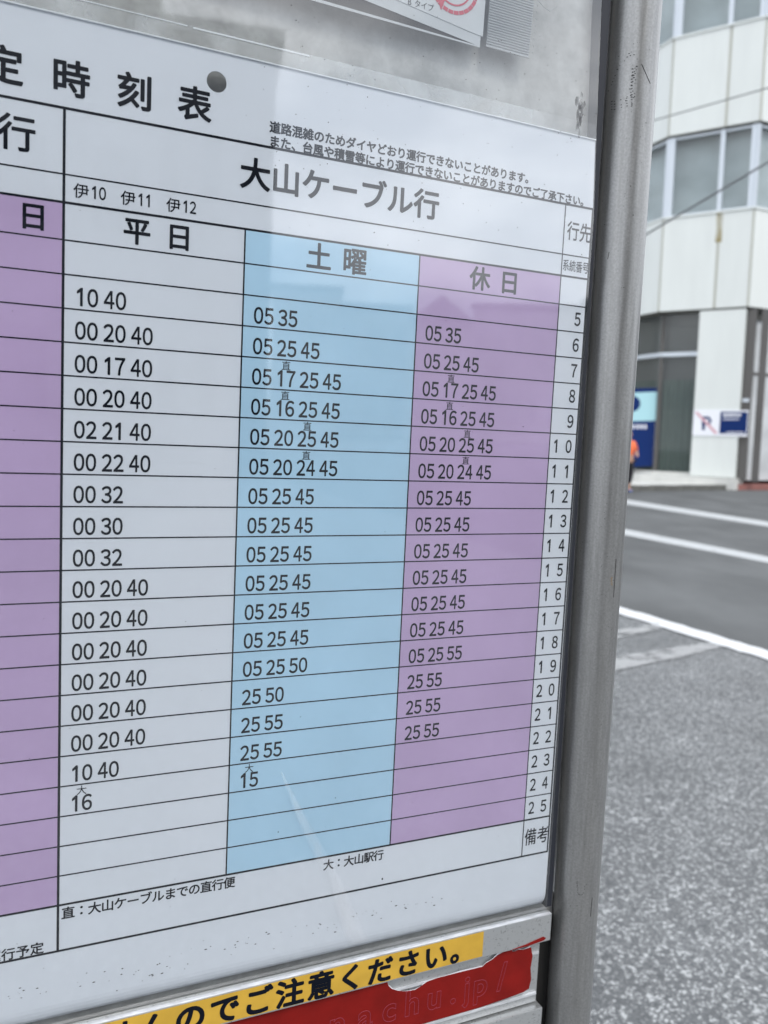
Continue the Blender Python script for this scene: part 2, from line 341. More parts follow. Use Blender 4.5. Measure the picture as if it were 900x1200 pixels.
# wall core behind the facade skin
core = [cB + dR * 14, cB, cA, cA + dL * 14]
corei = [cB + dR * 14 - nR * 0.45, cB - nM * 0.45 - nR * 0.1, cA - nM * 0.45 - nL * 0.1, cA + dL * 14 - nL * 0.45, cB + dR * 14 + dL * 14]
ztop = zL3 + 3 * (hF + hW) * 0.6 + 4
bands = []                       # (z0,z1) of the white bands
z = zL0; bands.append((zL0, zL1)); zz = zL1
windows_bands = []
for st in range(4):
    windows_bands.append((zz, zz + hW)); bands.append((zz + hW, zz + hW + hF)); zz += hW + hF
ztop = zz
MB().prism([Vector((q.x, q.y, 0.3)) - bl for q in corei], (0, 0, ztop - 0.6)).build('inner_wall', 'blind', bld)
MB().prism([Vector((q.x, q.y, ztop - 0.29)) - bl for q in [core[0], core[1], core[2], core[3], corei[4]]], (0, 0, 0.2)).build('roof', 'concrete', bld)
LM = (cA - cB).length; sMid = (cMid - cB).dot(dM)
seams = {'M': [0, sMid, LM], 'L': [0] + [1.75 + 1.75 * i for i in range(7)], 'R': [0] + [1.5 + 1.9 * i for i in range(7)]}
for nm, p, dv, ln in facets:
    nr = {'L': nL, 'M': nM, 'R': nR}[nm]; ss = seams[nm]
    for (z0, z1) in bands:
        wall_piece('joint_backing', 'joint', p, dv, 0.0, ss[-1], z0 + 0.02, z1 - 0.02, -0.30, -0.03, nr)
        for s0, s1 in zip(ss[:-1], ss[1:]):
            wall_piece('cladding_panel', 'cladding', p, dv, s0 + 0.045, s1 - 0.045, z0 + 0.005, z1 - 0.06, -0.029, 0.0, nr)
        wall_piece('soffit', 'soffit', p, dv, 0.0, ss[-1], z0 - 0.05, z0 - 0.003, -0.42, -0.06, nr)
        wall_piece('sill', 'cladding', p, dv, 0.0, ss[-1], z1 - 0.055, z1, -0.29, 0.035, nr)
    for (z0, z1) in windows_bands:
        for i, (s0, s1) in enumerate(zip(ss[:-1], ss[1:])):
            fr = wall_piece('window', 'frame', p, dv, s0 + 0.0, s0 + 0.13 + (0.10 if nm == 'M' and i == 0 else 0), z0 + 0.002, z1 - 0.052, -0.24, -0.07, nr)
            if i == len(ss) - 2:
                wall_piece('window_frame', 'frame', p, dv, s1 - (0.22 if nm == 'M' else 0.1), s1 - 0.002, z0 + 0.002, z1 - 0.052, -0.24, -0.072, nr)
            wall_piece('window_frame', 'frame', p, dv, s0 + 0.14, s1 - 0.01, z0 + 0.002, z0 + 0.07, -0.22, -0.10, nr)
            wall_piece('window_frame', 'frame', p, dv, s0 + 0.14, s1 - 0.01, z1 - 0.12, z1 - 0.054, -0.22, -0.10, nr)
            wall_piece('window_pane', 'window', p, dv, s0 + 0.13, s1 - 0.005, z0 + 0.06, z1 - 0.11, -0.19, -0.17, nr)
# ground floor: big window left of the pillar, the white pillar, recessed entrance to the right
def sM(px, py): return (hitM(px, py) - cB).dot(dM)
sP0, sP1 = sM(876, 497), sM(808, 557)
zP = hitM(838, 559).z
sP0 = max(0.05, sP0)
wall_piece('pillar', 'cladding', cB, dM, sP0, sP1, zP, zL0 - 0.055, -0.50, -0.03, nM)
gw = sP1
zT = hitM(780, 417).z
zwB = zP + 0.10
for (p, dv, nr, s0, s1) in [(cB, dM, nM, sP1, LM - 0.02), (cA, dL, nL, 0.02, 3.4), (cA, dL, nL, 3.42, 6.8), (cA, dL, nL, 6.82, 10.2)]:
    o = wall_piece('shop_window', 'frame', p, dv, s0, s1, zT, zT + 0.13, -0.36, -0.22, nr)
    wall_piece('window_frame', 'dark_frame', p, dv, s0, s0 + 0.05, zwB, zL0 - 0.06, -0.355, -0.24, nr)
    wall_piece('window_frame', 'stone', p, dv, s0, s1, zP - 0.02, zwB - 0.002, -0.36, -0.18, nr)
    wall_piece('window_pane', 'window', p, dv, s0 + 0.06, s1, zwB, zT - 0.005, -0.31, -0.29, nr)
    wall_piece('window_pane', 'window', p, dv, s0 + 0.06, s1, zT + 0.135, zL0 - 0.06, -0.31, -0.29, nr)
# pleated curtain inside, a real wavy sheet
def curtain(p, dv, nr, s0, s1, z0, z1):
    n = int((s1 - s0) / 0.035); vs = []
    for i in range(n + 1):
        q = p + dv * (s0 + (s1 - s0) * i / n) - nr * (0.40 + 0.028 * math.sin(i * 1.1))
        vs += [Vector((q.x, q.y, z0)) - bl, Vector((q.x, q.y, z1)) - bl]
    MB().add(vs, [(2 * i, 2 * i + 2, 2 * i + 3, 2 * i + 1) for i in range(n)]).build('curtain', 'curtain', bld)
curtain(cB, dM, nM, sP1 - 0.3, LM - 0.02, zwB, zT - 0.75)
curtain(cA, dL, nL, 0.05, 10, zwB, zT - 0.75)
# dark sheets standing in for the dim room above the curtain
wall_piece('dark_room_band', 'dark_frame', cB, dM, sP1 - 0.2, LM, zT - 0.76, zL0 - 0.08, -0.449, -0.43, nM)
wall_piece('dark_room_band', 'dark_frame', cA, dL, 0, 10, zT - 0.76, zL0 - 0.08, -0.449, -0.43, nL)
# entrance right of the pillar
wall_piece('door_frame', 'dark_frame', cB, dR, 0.10, 0.24, zP - 0.1, zL0 - 0.06, -0.44, -0.20, nR)
wall_piece('door_frame', 'dark_frame', cB, dM, sP0 - 0.26, sP0 - 0.005, zP - 0.1, zL0 - 0.06, -0.44, -0.20, nM)
wall_piece('door_frame', 'dark_frame', cB, dM, sP0 - 0.62, sP0 - 0.42, zP - 0.1, zL0 - 0.06, -0.44, -0.30, nM)
wall_piece('door_glass', 'dark_glass', cB, dM, 0.0, sP0 - 0.006, zP - 0.1, zL0 - 0.06, -0.435, -0.41, nM)
wall_piece('door_frame', 'dark_frame', cB, dR, 0.42, 0.52, zP - 0.1, zL0 - 0.06, -0.44, -0.30, nR)
wall_piece('door_frame', 'dark_frame', cB, dR, 0.25, 5.0, zT - 0.6, zT - 0.5, -0.41, -0.32, nR)
wall_piece('door_glass', 'dark_glass', cB, dR, 0.25, 5.0, zP - 0.08, zL0 - 0.06, -0.435, -0.41, nR)
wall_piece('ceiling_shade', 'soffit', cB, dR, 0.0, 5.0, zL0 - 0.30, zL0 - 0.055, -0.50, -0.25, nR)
# rust streak below the window sill
rs = film('rust_streak', (0.42, 0.33, 0.12), 0.5, 0.8, 3, (1, 1, 0.3), 0.3, 0.6)
wall_piece('rust_stain', rs, cB, dM, sMid - 0.10, sMid + 0.10, zL1 - 0.95, zL1 - 0.05, 0.002, 0.005, nM)
# small dark plate by the pillar's right edge
sq = sM(877, 469)
wall_piece('name_plate', 'frame', cB, dM, sq - 0.02, sM(870, 469), hitM(873, 471).z, hitM(873, 467).z, -0.03, -0.01, nM)

# platform (light stone edge, kerb darkened for shade) in front of the building
kerb_pts = [on_ground(700, 576.5), on_ground(862, 574.5)]
kd = (kerb_pts[1] - kerb_pts[0]); kd.z = 0; kd.normalize()
kn = Vector((kd.y, -kd.x, 0));  kn = kn if kn.y < 0 else -kn
k0 = kerb_pts[0] - kd * 12; klen = (kerb_pts[1] - k0).dot(kd); zk = 0.17
# kerb stones, one by one
n_st = int(klen / 0.62)
kerb = empty('kerb', (0, 0, 0)); tag(kerb, kind='structure')
kmesh = {}
for i in range(n_st):
    a = k0 + kd * (klen * i / n_st)
    if 'm' not in kmesh:
        L0 = klen / n_st - 0.012
        o = MB().box(0.006, L0, 0, 0.2, -0.02, zk).build('kerb_stone', 'kerb', kerb, bevel=0.012); kmesh['m'] = o.data
    else:
        o = link('kerb_stone', kmesh['m'], None, kerb)
    o.location = (a.x, a.y, random.uniform(-0.008, 0.004)); o.rotation_euler = (0, 0, math.atan2(kd.y, kd.x))
plat = [k0 - kn * 0.2, k0 + kd * klen - kn * 0.2, k0 + kd * (klen) - kn * 6, k0 - kn * 16]
tag(MB().prism([(q.x, q.y, -0.02) for q in plat], (0, 0, zk + 0.012)).build('pavement', 'stone'), kind='structure')
# pale plinth the wall stands on
fr0 = cB + dM * (sP0 - 0.1) + nM * 0.45; fr1 = cA + nM * 0.45 + nL * 0.2; fr2 = cA + dL * 14 + nL * 0.45
pl = [fr0, fr1, fr2, fr2 - nL * 1.2, cA - nM * 0.6 - nL * 0.6, fr0 - nM * 1.2]
MB().prism([Vector((q.x, q.y, 0.01)) - bl for q in pl], (0, 0, zP - 0.03)).build('plinth', 'stone', bld)
# reddish entrance paving
rk = [on_ground(862, 575), on_ground(900, 576), on_ground(1200, 586), on_ground(1200, 572, 0.2), on_ground(880, 563, 0.2)]
e0 = k0 + kd * (klen + 0.02)
red_pts = [e0, e0 + dR * 12 + Vector((0, 0, 0)), e0 + dR * 12 + Vector((-1, 5, 0)), e0 + Vector((-1.2, 3.2, 0))]
tag(MB().prism([(q.x, q.y, -0.02) for q in red_pts], (0, 0, 0.20)).build('entrance_paving', 'tile_red'), kind='structure')

# no-parking sign on the pillar
def on_wall_obj(px, py, off): return hitM(px, py, off)
c0 = hitM(812, 497, -0.028); sa = empty('parking_sign', tuple(c0), 'white and navy no-parking board fixed low on the white pillar', 'sign')
def sign_rect(name, material, x0, x1, y0, y1, off0, off1, parent, org):
    s0, s1 = sM(x0, 497), sM(x1, 497); z0, z1 = hitM((x0 + x1) / 2, y1).z, hitM((x0 + x1) / 2, y0).z
    a = cB + dM * s0; b2 = cB + dM * s1
    pts = [Vector((q.x, q.y, z0)) - Vector(org) for q in (a + nM * off0, b2 + nM * off0, b2 + nM * off1, a + nM * off1)]
    return MB().prism(pts, (0, 0, z1 - z0)).build(name, material, parent)
sign_rect('board', 'white', 812, 876.5, 480.5, 511, -0.029, 0.0, sa, c0)
sign_rect('navy_panel', 'navy', 843.5, 875.5, 482.5, 508.5, 0.001, 0.004, sa, c0)
for (x0, x1, y0, y1) in [(847, 869, 484.5, 488), (847, 866, 490.5, 492), (852, 873, 506, 507.3)]:
    k = x0
    while k < x1 - 1:
        wd = random.uniform(1.4, 2.6); sign_rect('lettering', 'white', k, min(k + wd, x1), y0, y1, 0.005, 0.007, sa, c0); k += wd + 0.6
# the letter P and its red slash
def sign_poly(name, material, pix, off0, off1):
    pts = [hitM(px, py, off0) - Vector(c0) for px, py in pix]
    return MB().prism(pts, tuple(nM * (off1 - off0))).build(name, material, sa)
sign_poly('letter_p', 'navy', [(822.5, 488), (826, 488), (826, 504), (822.5, 504)], 0.001, 0.004)
arc = [(826, 488)] + [(829 + 4.6 * math.sin(t), 493 - 5 * math.cos(t)) for t in [i * math.pi / 8 for i in range(9)]] + [(826, 498), (826, 495)] + \
      [(829 + 1.8 * math.sin(t), 493 - 2 * math.cos(t)) for t in [i * math.pi / 8 for i in range(8, -1, -1)]] + [(826, 491)]
sign_poly('letter_p', 'navy', arc, 0.001, 0.004)
sign_poly('red_slash', 'pale_red', [(814, 483), (817.5, 482.5), (841, 507), (838, 509)], 0.005, 0.007)

# blue poster panel standing inside the shop window
g0 = hitM(757, 547, -0.34); ps = empty('window_poster', tuple(g0), 'tall navy and pale cyan poster panel behind the ground floor glass', 'poster')
def post_rect(name, material, pix, off0, off1):
    pts = [hitM(px, py, off0) - Vector(g0) for px, py in pix]
    return MB().prism(pts, tuple(nM * (off1 - off0))).build(name, material, ps)
post_rect('board', 'navy', [(722, 456), (773, 454.5), (769, 546), (719, 548)], -0.36, -0.335)
post_rect('picture_panel', 'cyan', [(726, 461), (770.3, 459), (769, 493), (725, 494)], -0.334, -0.33)
post_rect('logo', 'navy', [(740 + 10.5 * math.cos(t), 473 + 9.5 * math.sin(t)) for t in [i * math.pi / 10 for i in range(20)]], -0.329, -0.326)
for x in (741, 746, 750.5, 755): post_rect('lettering', 'white', [(x, 497.5), (x + 2.6, 497.5), (x + 2.6, 502.5), (x, 502.5)], -0.334, -0.33)

# cables
for i, (a, b2, r_, lab) in enumerate([((420, 239.6, 21), (1250, 3.4, 9), 0.010, 'thin grey overhead cable crossing the upper white wall band'),
                                 ((300, 545.6, 16), (1250, -17.4, 6), 0.010, 'thicker grey overhead cable slanting across the window band below')]):
    A_ = at_depth(*a); B_ = at_depth(*b2); pts = [A_.lerp(B_, k / 12) for k in range(13)]
    o = MB().tube(pts, r_, 8).build('overhead_cable', 'cable', None, True); tag(o, lab, 'cable', 'cables crossing in front of the office building')

# ================================================================== PERSON walking along the kerb
def person():
    g = on_ground(734, 576.5); root = empty('person', tuple(g), 'person in orange top and black trousers standing at the far kerb behind the pole', 'person')
    def skinned(name, joints, edges, material, sub=1):
        me = bpy.data.meshes.new(name); me.from_pydata([j[0] for j in joints], edges, []); o = link(name, me, material, root)
        md = o.modifiers.new('skin', 'SKIN'); md.use_smooth_shade = True
        for i, j in enumerate(joints):
            sv = me.skin_vertices[0].data[i]; sv.radius = (j[1], j[1] * (j[2] if len(j) > 2 else 1)); sv.use_root = (i == 0)
        sb = o.modifiers.new('sub', 'SUBSURF'); sb.levels = sub; sb.render_levels = sub
        return o
    J = [((0, 0, .92), .13), ((0, 0, 1.12), .13), ((0, 0, 1.33), .14), ((0, 0, 1.43), .055), ((0, .01, 1.50), .06), ((0, .015, 1.60), .092), ((0, .02, 1.68), .06),
         ((.17, 0, 1.36), .055), ((.27, -.02, 1.13), .042), ((.16, -.18, 1.0), .032), ((.09, -.24, 1.0), .028),
         ((-.17, 0, 1.36), .055), ((-.26, .02, 1.13), .042), ((-.22, -.10, .90), .032), ((-.2, -.14, .82), .028),
         ((.09, 0, .86), .085), ((.10, -.03, .48), .058), ((.10, .04, .09), .038), ((.10, -.10, .04), .032),
         ((-.09, 0, .86), .085), ((-.10, .03, .48), .058), ((-.11, .10, .09), .038), ((-.11, -.04, .04), .032)]
    E_ = [(0, 1), (1, 2), (2, 3), (3, 4), (4, 5), (5, 6), (2, 7), (7, 8), (8, 9), (9, 10), (2, 11), (11, 12), (12, 13), (13, 14), (0, 15), (15, 16), (16, 17), (17, 18), (0, 19), (19, 20), (20, 21), (21, 22)]
    skinned('body', J, E_, 'skin', 2)
    skinned('shirt', [((0, 0, .95), .155), ((0, 0, 1.12), .15), ((0, 0, 1.32), .16), ((0, 0, 1.41), .08), ((.17, 0, 1.36), .075), ((.275, -.02, 1.12), .065), ((-.17, 0, 1.36), .075), ((-.265, .02, 1.12), .065)],
            [(0, 1), (1, 2), (2, 3), (2, 4), (4, 5), (2, 6), (6, 7)], 'orange')
    skinned('trousers', [((0, 0, .94), .15), ((.09, 0, .82), .11), ((.10, -.03, .48), .08), ((.10, .03, .2), .065), ((-.09, 0, .82), .11), ((-.10, .03, .48), .08), ((-.11, .08, .2), .065)],
            [(0, 1), (1, 2), (2, 3), (0, 4), (4, 5), (5, 6)], 'trousers')
    skinned('hair', [((0, .05, 1.60), .085), ((0, .04, 1.67), .085), ((0, -.01, 1.71), .06)], [(0, 1), (1, 2)], 'hair')
    for x, y in ((.10, .04), (-.11, .10)):
        skinned('shoe', [((x, y, .05), .048), ((x, y - .08, .04), .045), ((x, y - .16, .035), .036)], [(0, 1), (1, 2)], 'shoe')
    root.rotation_euler = (0, 0, 0.5)
person()

# ================================================================== BUILDINGS ON THE VIEWER'S SIDE (seen mirrored in the acrylic; two grey blocks added to darken it)
def az(a, dist): t = math.radians(a); return Vector((math.sin(t) * dist, math.cos(t) * dist, 0))
def block(a0, a1, dist, h, depth, wallm, label, gable=0.0, cols=6, group='row of buildings on the near side'):
    panem = 'blind' if wallm == 'tan_wall' and dist > 30 else 'dark_glass'
    p0, p1 = az(a0, dist), az(a1, dist); root = empty('building', tuple((p0 + p1) / 2), label, 'building', group)
    dv = (p1 - p0).normalized(); wd = (p1 - p0).length; out = Vector((-(p0 + p1).x, -(p0 + p1).y, 0)).normalized()
    nn = Vector((dv.y, -dv.x, 0)); nn = nn if nn.dot(out) > 0 else -nn
    org = (p0 + p1) / 2
    def pc(name, material, s0, s1, z0, z1, o0, o1):
        a = p0 + dv * s0 - org; b2 = p0 + dv * s1 - org
        return MB().prism([Vector((q.x, q.y, z0)) for q in (a + nn * o0, b2 + nn * o0, b2 + nn * o1, a + nn * o1)], (0, 0, z1 - z0)).build(name, material, root)
    pc('wall', wallm, 0, wd, 0, h, -depth, 0)
    if gable:
        a = p0 - org; q = [a + Vector((0, 0, h)) + nn * .3, a + dv * wd + Vector((0, 0, h)) + nn * .3, a + dv * wd / 2 + Vector((0, 0, h + gable)) + nn * .3]
        MB().prism(q, tuple(-nn * (depth + .6))).build('roof', 'roof', root)
    else: pc('roof', 'roof', -0.15, wd + 0.15, h + 0.003, h + 0.25, -depth - .15, .15)
    nst = max(1, int(h // 3))
    for s_ in range(nst):
        for c_ in range(cols):
            w0 = wd * (c_ + 0.2) / cols; w1 = wd * (c_ + 0.8) / cols; z0 = s_ * h / nst + 1.0
            pc('window', wallm, w0, w1, z0, z0 + 1.5, 0.002, 0.06); pc('window_pane', panem, w0 + .06, w1 - .06, z0 + .06, z0 + 1.44, 0.061, 0.075)
block(138.6, 147, 17, 8.55, 8, 'grey_wall', 'grey rendered three storey block on the near side, behind the viewer', 0, 3)  # unseen block added to cut sky from the cover's left side
block(146.2, 176, 15, 12.5, 9, 'grey_wall', 'tallest grey block, added behind the viewer to keep sky out of the reflection', 0, 5)  # added out of view, tall enough to keep that reflection dark
block(117.3, 124.9, 40, 6.4, 8, 'tan_wall', 'low flat roofed tan building at the right end of the near side row')
block(124.8, 129.4, 39, 5.6, 8, 'tan_wall', 'low pale gabled house second from the right in the near side row', 1.2, 2)
block(129.3, 134.3, 41, 6.3, 8, 'tan_wall', 'tan flat roofed building beside the gabled house in the near side row', 0, 3)
block(134.2, 138.9, 38, 6.6, 8, 'tan_wall', 'pale tan flat roofed building next to the three storey block')
block(98, 117.5, 42, 7.0, 8, 'tan_wall', 'long low pale building at the far right of the near side row')

gl = 'buildings beyond the board on the far side'
block(-40, -18, 44, 9.5, 9, 'tan_wall', 'wide pale three storey building left of the office building, hidden behind the board', 0, 7, gl)
block(-17, 1, 48, 13, 9, 'grey_wall', 'tall grey building directly behind the timetable board', 0, 6, gl)
block(42, 66, 52, 10, 9, 'grey_wall', 'grey three storey building to the right of the office building', 0, 7, gl)

# ================================================================== BUS STOP SIGN
sign = empty('bus_stop_sign', label='metal bus stop board on grey steel poles with acrylic cover and peeling stickers', cat='bus stop', matrix=Mb)
def bb(name, material, x0, x1, d0, d1, z0, z1, parent=sign, bevel=0.0):
    return MB().box(x0 * mm, x1 * mm, d0 * mm, d1 * mm, z0 * mm, z1 * mm).build(name, material, parent, bevel=bevel * mm)
bb('back_panel', 'back', -440, 346, 9.2, 11.5, -445, 620)
pn = [(-438, 618), (-438, -436), (331.5, -436), (330.6, -150), (329.5, -60), (329.3, 60), (326.7, 111), (323.5, 191), (321, 618)]
MB().prism([(x_ * mm, -3.6 * mm, z_ * mm) for x_, z_ in pn], (0, 1.4 * mm, 0)).build('acrylic_cover', 'pane', sign)
bb('upper_rail', 'rail', -440, 338, -8, 12, 620, 655, bevel=1)
# lower rail: ledge, front face; then the ribbed extrusions below it
ra = bb('lower_rail', 'rail', -440, 333.0, -8, -2.3, -452, -431.5, bevel=0.7)
M['lip'] = mat('lip_highlight', (0.66, 0.67, 0.69), 0.3, 0.45, noise=(420, 0.22, (0.2, 1, 1)))  # lightened base paints the highlight along rail lip and ribs
bb('rail_lip', 'lip', -440, 332.6, -8.25, -5.2, -432.0, -431.0, ra, 0.45)
bb('lower_plate', 'rail', -440, 328.2, -2.2, 4, -502, -452.5)
bb('plate_rib', 'lip', -440, 327.5, -3.4, -2.25, -464.2, -462.2, bevel=0.4)
bb('plate_rib', 'lip', -440, 327.2, -3.9, -2.25, -495.6, -493.4, bevel=0.4)
bb('lower_rail', 'rail', -440, 330.5, -8, 4, -560, -503.5, bevel=0.7)
bb('shadow_gap', 'dark', -440, 353, 12.0, 14, -620, -430)  # near-black sheet painting the shade between plates and pole
gk = [(323, 618), (325.7, 191), (328.9, 111), (331.3, 60), (331.5, -60), (331.7, -150), (332.3, -430.5), (337.4, -430.5), (332.4, 200), (329, 618)]
MB().prism([(x_ * mm, -1.0 * mm, z_ * mm) for x_, z_ in gk], (0, 10 * mm, 0)).build('gasket', 'gasket', sign)
# poles
def pole(x_top, x_bot):
    k = (x_bot - x_top) / 720.0
    pts = [((x_top - k * (z - 200)) * mm, 0, z * mm) for z in (760, 200, -520, -1300)]
    return MB().tube(pts, 16.4 * mm, 64).build('pole', 'pole', sign, True)
pr = pole(354.8, 360.8)
MB().tube([((354.8 - 4.7) * mm, 0, 0.7605), ((354.8 - 4.75) * mm, 0, 0.772)], [16.8 * mm, 12 * mm], 40).build('cap', 'gasket', pr)
pL = pole(-458, -458)
MB().tube([(-458 * mm, 0, 0.7605), (-458 * mm, 0, 0.772)], [16.8 * mm, 12 * mm], 40).build('cap', 'gasket', pL)
bb('clamp_bar', 'rail', -452, 352, 16.8, 24, 560, 590); bb('clamp_bar', 'rail', -452, 352, 16.8, 24, -545, -515)
wz = Mb.translation.z
bb('base', 'concrete', -520, 430, -180, 180, -wz * 1000 * 1.0 - 25, -wz * 1000 + 70, bevel=12)

# ------------------------------------------------------------------ glyphs: outlines of printed characters
_gc = {}
def glyph(ch, off=0.0):
    key = (ch, off)
    if key in _gc: return _gc[key]
    if ch == '1':
        s = 0.04 + off * 0.6
        _gc[key] = ([(0.28 - s, 0, 0), (0.28 + s, 0, 0), (0.28 + s, 0.735, 0), (0.28 - s * 0.5, 0.735, 0), (0.10, 0.60, 0), (0.10, 0.51, 0), (0.28 - s, 0.60, 0)], [(0, 1, 2, 3, 6), (3, 4, 5, 6)])
        return _gc[key]
    c = bpy.data.curves.new('glyph', 'FONT'); c.body = ch; c.offset = off; c.resolution_u = 5
    o = bpy.data.objects.new('glyph', c); COL.objects.link(o); bpy.context.view_layer.update()
    me = o.evaluated_get(bpy.context.evaluated_depsgraph_get()).to_mesh()
    _gc[key] = ([tuple(v.co) for v in me.vertices], [tuple(p.vertices) for p in me.polygons])
    bpy.data.objects.remove(o); bpy.data.curves.remove(c); return _gc[key]
FW = {str(i): chr(0xFF10 + i) for i in range(10)}
def bold(mb, vs, fs, fx, fz, d, off, sx, sz):
    """print a glyph with a heavier stroke: the outline plus copies shifted by off (em), each a hair lower"""
    sh = [(0, 0)] + ([(off * math.cos(q), off * math.sin(q)) for q in [0.39 + i * math.pi / 4 for i in range(8)]] if off else [])
    for k, (a, c) in enumerate(sh):
        mb.add([((fx(v[0]) + a * sx) * mm, (d + k * 0.004) * mm, (fz(v[1]) + c * sz) * mm) for v in vs], fs)
def add_char(mb, ch, xc, zc, sx, sz, d, off):
    """CJK em-box centred on (xc, zc) mm"""
    vs, fs = glyph(ch)
    if ch == '：': k = sum(v[1] for v in vs) / len(vs); j = sum(v[0] for v in vs) / len(vs); vs = [(v[0] - j + 0.5, v[1] - k + 0.38, 0) for v in vs]
    bold(mb, vs, fs, lambda v: xc + (v - 0.5) * sx, lambda v: zc + (v - 0.38) * sz, d, off, sx, sz)
def text(name, s, xc0, pitch, zc, size, parent, xs=1.0, off=0.012, d=-0.16, material='ink'):
    mb = MB()
    for i, ch in enumerate(s):
        if ch != ' ': add_char(mb, ch, xc0 + i * pitch, zc, size * xs, size, d, off)
    return flat(mb, name, material, parent)
def flat(mb, name, material, parent):
    me = bpy.data.meshes.new(name); me.from_pydata(mb.v, [], mb.f); me.validate(); return link(name, me, material, parent)
DOFF = 0.020
def digits(mb, s, x0, z0, h, dw, pitch, d=-0.16, off=DOFF):
    """s like '05', ink starts at x0, baseline z0, ink height h, digit ink width dw"""
    for i, ch in enumerate(s):
        g = '1' if ch == '1' else FW[ch]; vs, fs = glyph(g)
        xs = [v[0] for v in vs]; ys = [v[1] for v in vs]; a, b_, c_, e_ = min(xs), max(xs), min(ys), max(ys)
        wdt = dw * (0.50 if ch == '1' else 1.0); sx = wdt / (b_ - a); sz = h / (e_ - c_)
        ox = x0 + i * pitch + (dw * 0.16 if ch == '1' else 0)
        bold(mb, vs, fs, lambda v: ox + (v - a) * sx, lambda v: z0 + (v - c_) * sz, d, off, sx, sz)

# ------------------------------------------------------------------ TIMETABLE SHEET (slides out from behind the acrylic)
sheet = empty('timetable_sheet', label='printed bus timetable sheet with blue and violet columns behind the acrylic cover', cat='timetable', matrix=Mb)
RY = [64.69, 32.49, 18.61, 0.0] + [-17.18 * (r_ - 3) for r_ in range(4, 25)] + [-387.76]
CXm = [0.0, 94.43, 203.48, 308.6, 330.7]
# paper with its punched hole (ring of quads round the hole)
def paper():
    mb = MB(); hx, hz, hr = 76.4, 93.2, 5.4; q = 12
    X0, X1, Z0, Z1 = -425, 332.0, -417.0, 108.9
    for y in (0.0, 0.5):
        def quad(x0, x1, z0, z1): mb.add([(x0 * mm, y * mm, z0 * mm), (x1 * mm, y * mm, z0 * mm), (x1 * mm, y * mm, z1 * mm), (x0 * mm, y * mm, z1 * mm)], [(0, 1, 2, 3)])
        quad(X0, hx - q, Z0, Z1); quad(hx + q, X1, Z0, Z1); quad(hx - q, hx + q, Z0, hz - q); quad(hx - q, hx + q, hz + q, Z1)
        n = 48; ring = []
        for i in range(n):
            t = 2 * math.pi * i / n; c_, s_ = math.cos(t), math.sin(t); k = q / max(abs(c_), abs(s_))
            ring += [((hx + c_ * hr) * mm, y * mm, (hz + s_ * hr) * mm), ((hx + c_ * k) * mm, y * mm, (hz + s_ * k) * mm)]
        mb.add(ring, [(2 * i, 2 * i + 1, (2 * i + 3) % (2 * n), (2 * i + 2) % (2 * n)) for i in range(n)])
    n = 48; wall = []
    for i in range(n):
        t = 2 * math.pi * i / n
        wall += [((hx + math.cos(t) * hr) * mm, 0, (hz + math.sin(t) * hr) * mm), ((hx + math.cos(t) * hr) * mm, 0.5 * mm, (hz + math.sin(t) * hr) * mm)]
    mb.add(wall, [(2 * i, 2 * i + 1, (2 * i + 3) % (2 * n), (2 * i + 2) % (2 * n)) for i in range(n)])
    curl = [(0, -417), (0.05, -419.5), (0.3, -422), (0.9, -424.5), (1.9, -427), (3.4, -429.2), (5.4, -431), (7.5, -432)]
    for (y0, z0), (y1, z1) in zip(curl[:-1], curl[1:]):
        mb.add([(X0 * mm, y0 * mm, z0 * mm), (X1 * mm, y0 * mm, z0 * mm), (X1 * mm, y1 * mm, z1 * mm), (X0 * mm, y1 * mm, z1 * mm)], [(0, 1, 2, 3)])
    o = flat(mb, 'paper', 'paper', sheet)
    return o
paper()
def pr_rect(name, material, x0, x1, z0, z1, d, parent=sheet):
    return flat(MB().add([(x0 * mm, d * mm, z0 * mm), (x1 * mm, d * mm, z0 * mm), (x1 * mm, d * mm, z1 * mm), (x0 * mm, d * mm, z1 * mm)], [(0, 1, 2, 3)]), name, material, parent)
pr_rect('column_band', 'violet', -105, 0, RY[24], RY[2], -0.08)
pr_rect('column_band', 'violet', CXm[2], CXm[3], RY[24], RY[2], -0.08)
pr_rect('column_band', 'blue', CXm[1], CXm[2], RY[24], RY[2], -0.08)
pr_rect('column_band', 'blue', -214, -105, RY[24], RY[2], -0.08)
mb = MB()
def hl(z, t, x0=-400, x1=CXm[4]): mb.add([(x0 * mm, -.00012, (z - t / 2) * mm), (x1 * mm, -.00012, (z - t / 2) * mm), (x1 * mm, -.00012, (z + t / 2) * mm), (x0 * mm, -.00012, (z + t / 2) * mm)], [(0, 1, 2, 3)])
def vl(x, t, z0, z1): mb.add([((x - t / 2) * mm, -.00014, z0 * mm), ((x + t / 2) * mm, -.00014, z0 * mm), ((x + t / 2) * mm, -.00014, z1 * mm), ((x - t / 2) * mm, -.00014, z1 * mm)], [(0, 1, 2, 3)])
for i, z in enumerate(RY): hl(z, {0: 1.35, 2: 1.25, 24: 1.25, 25: 1.3}.get(i, 0.78))
vl(0, 1.35, RY[25], RY[0]); vl(CXm[1], .88, RY[24], RY[2]); vl(CXm[2], .88, RY[24], RY[2]); vl(CXm[3], .8, RY[25], RY[0]); vl(CXm[4], 1.2, RY[25] - .5, RY[0] + .5)
vl(-105, .72, RY[24], RY[2]); vl(-214, .72, RY[24], RY[2]); vl(-320, 1.0, RY[25], RY[0])
flat(mb, 'table_grid', 'ink', sheet)
text('title', '定時刻表', -28.0, 31.0, 79.6, 18.6, sheet, off=0.024)
text('heading', '行', -22.0, 16, 48.7, 18.4, sheet, off=0.016)
text('heading', '大山ケーブル行', 99.2, 17.85, 49.0, 18.0, sheet, off=0.024)
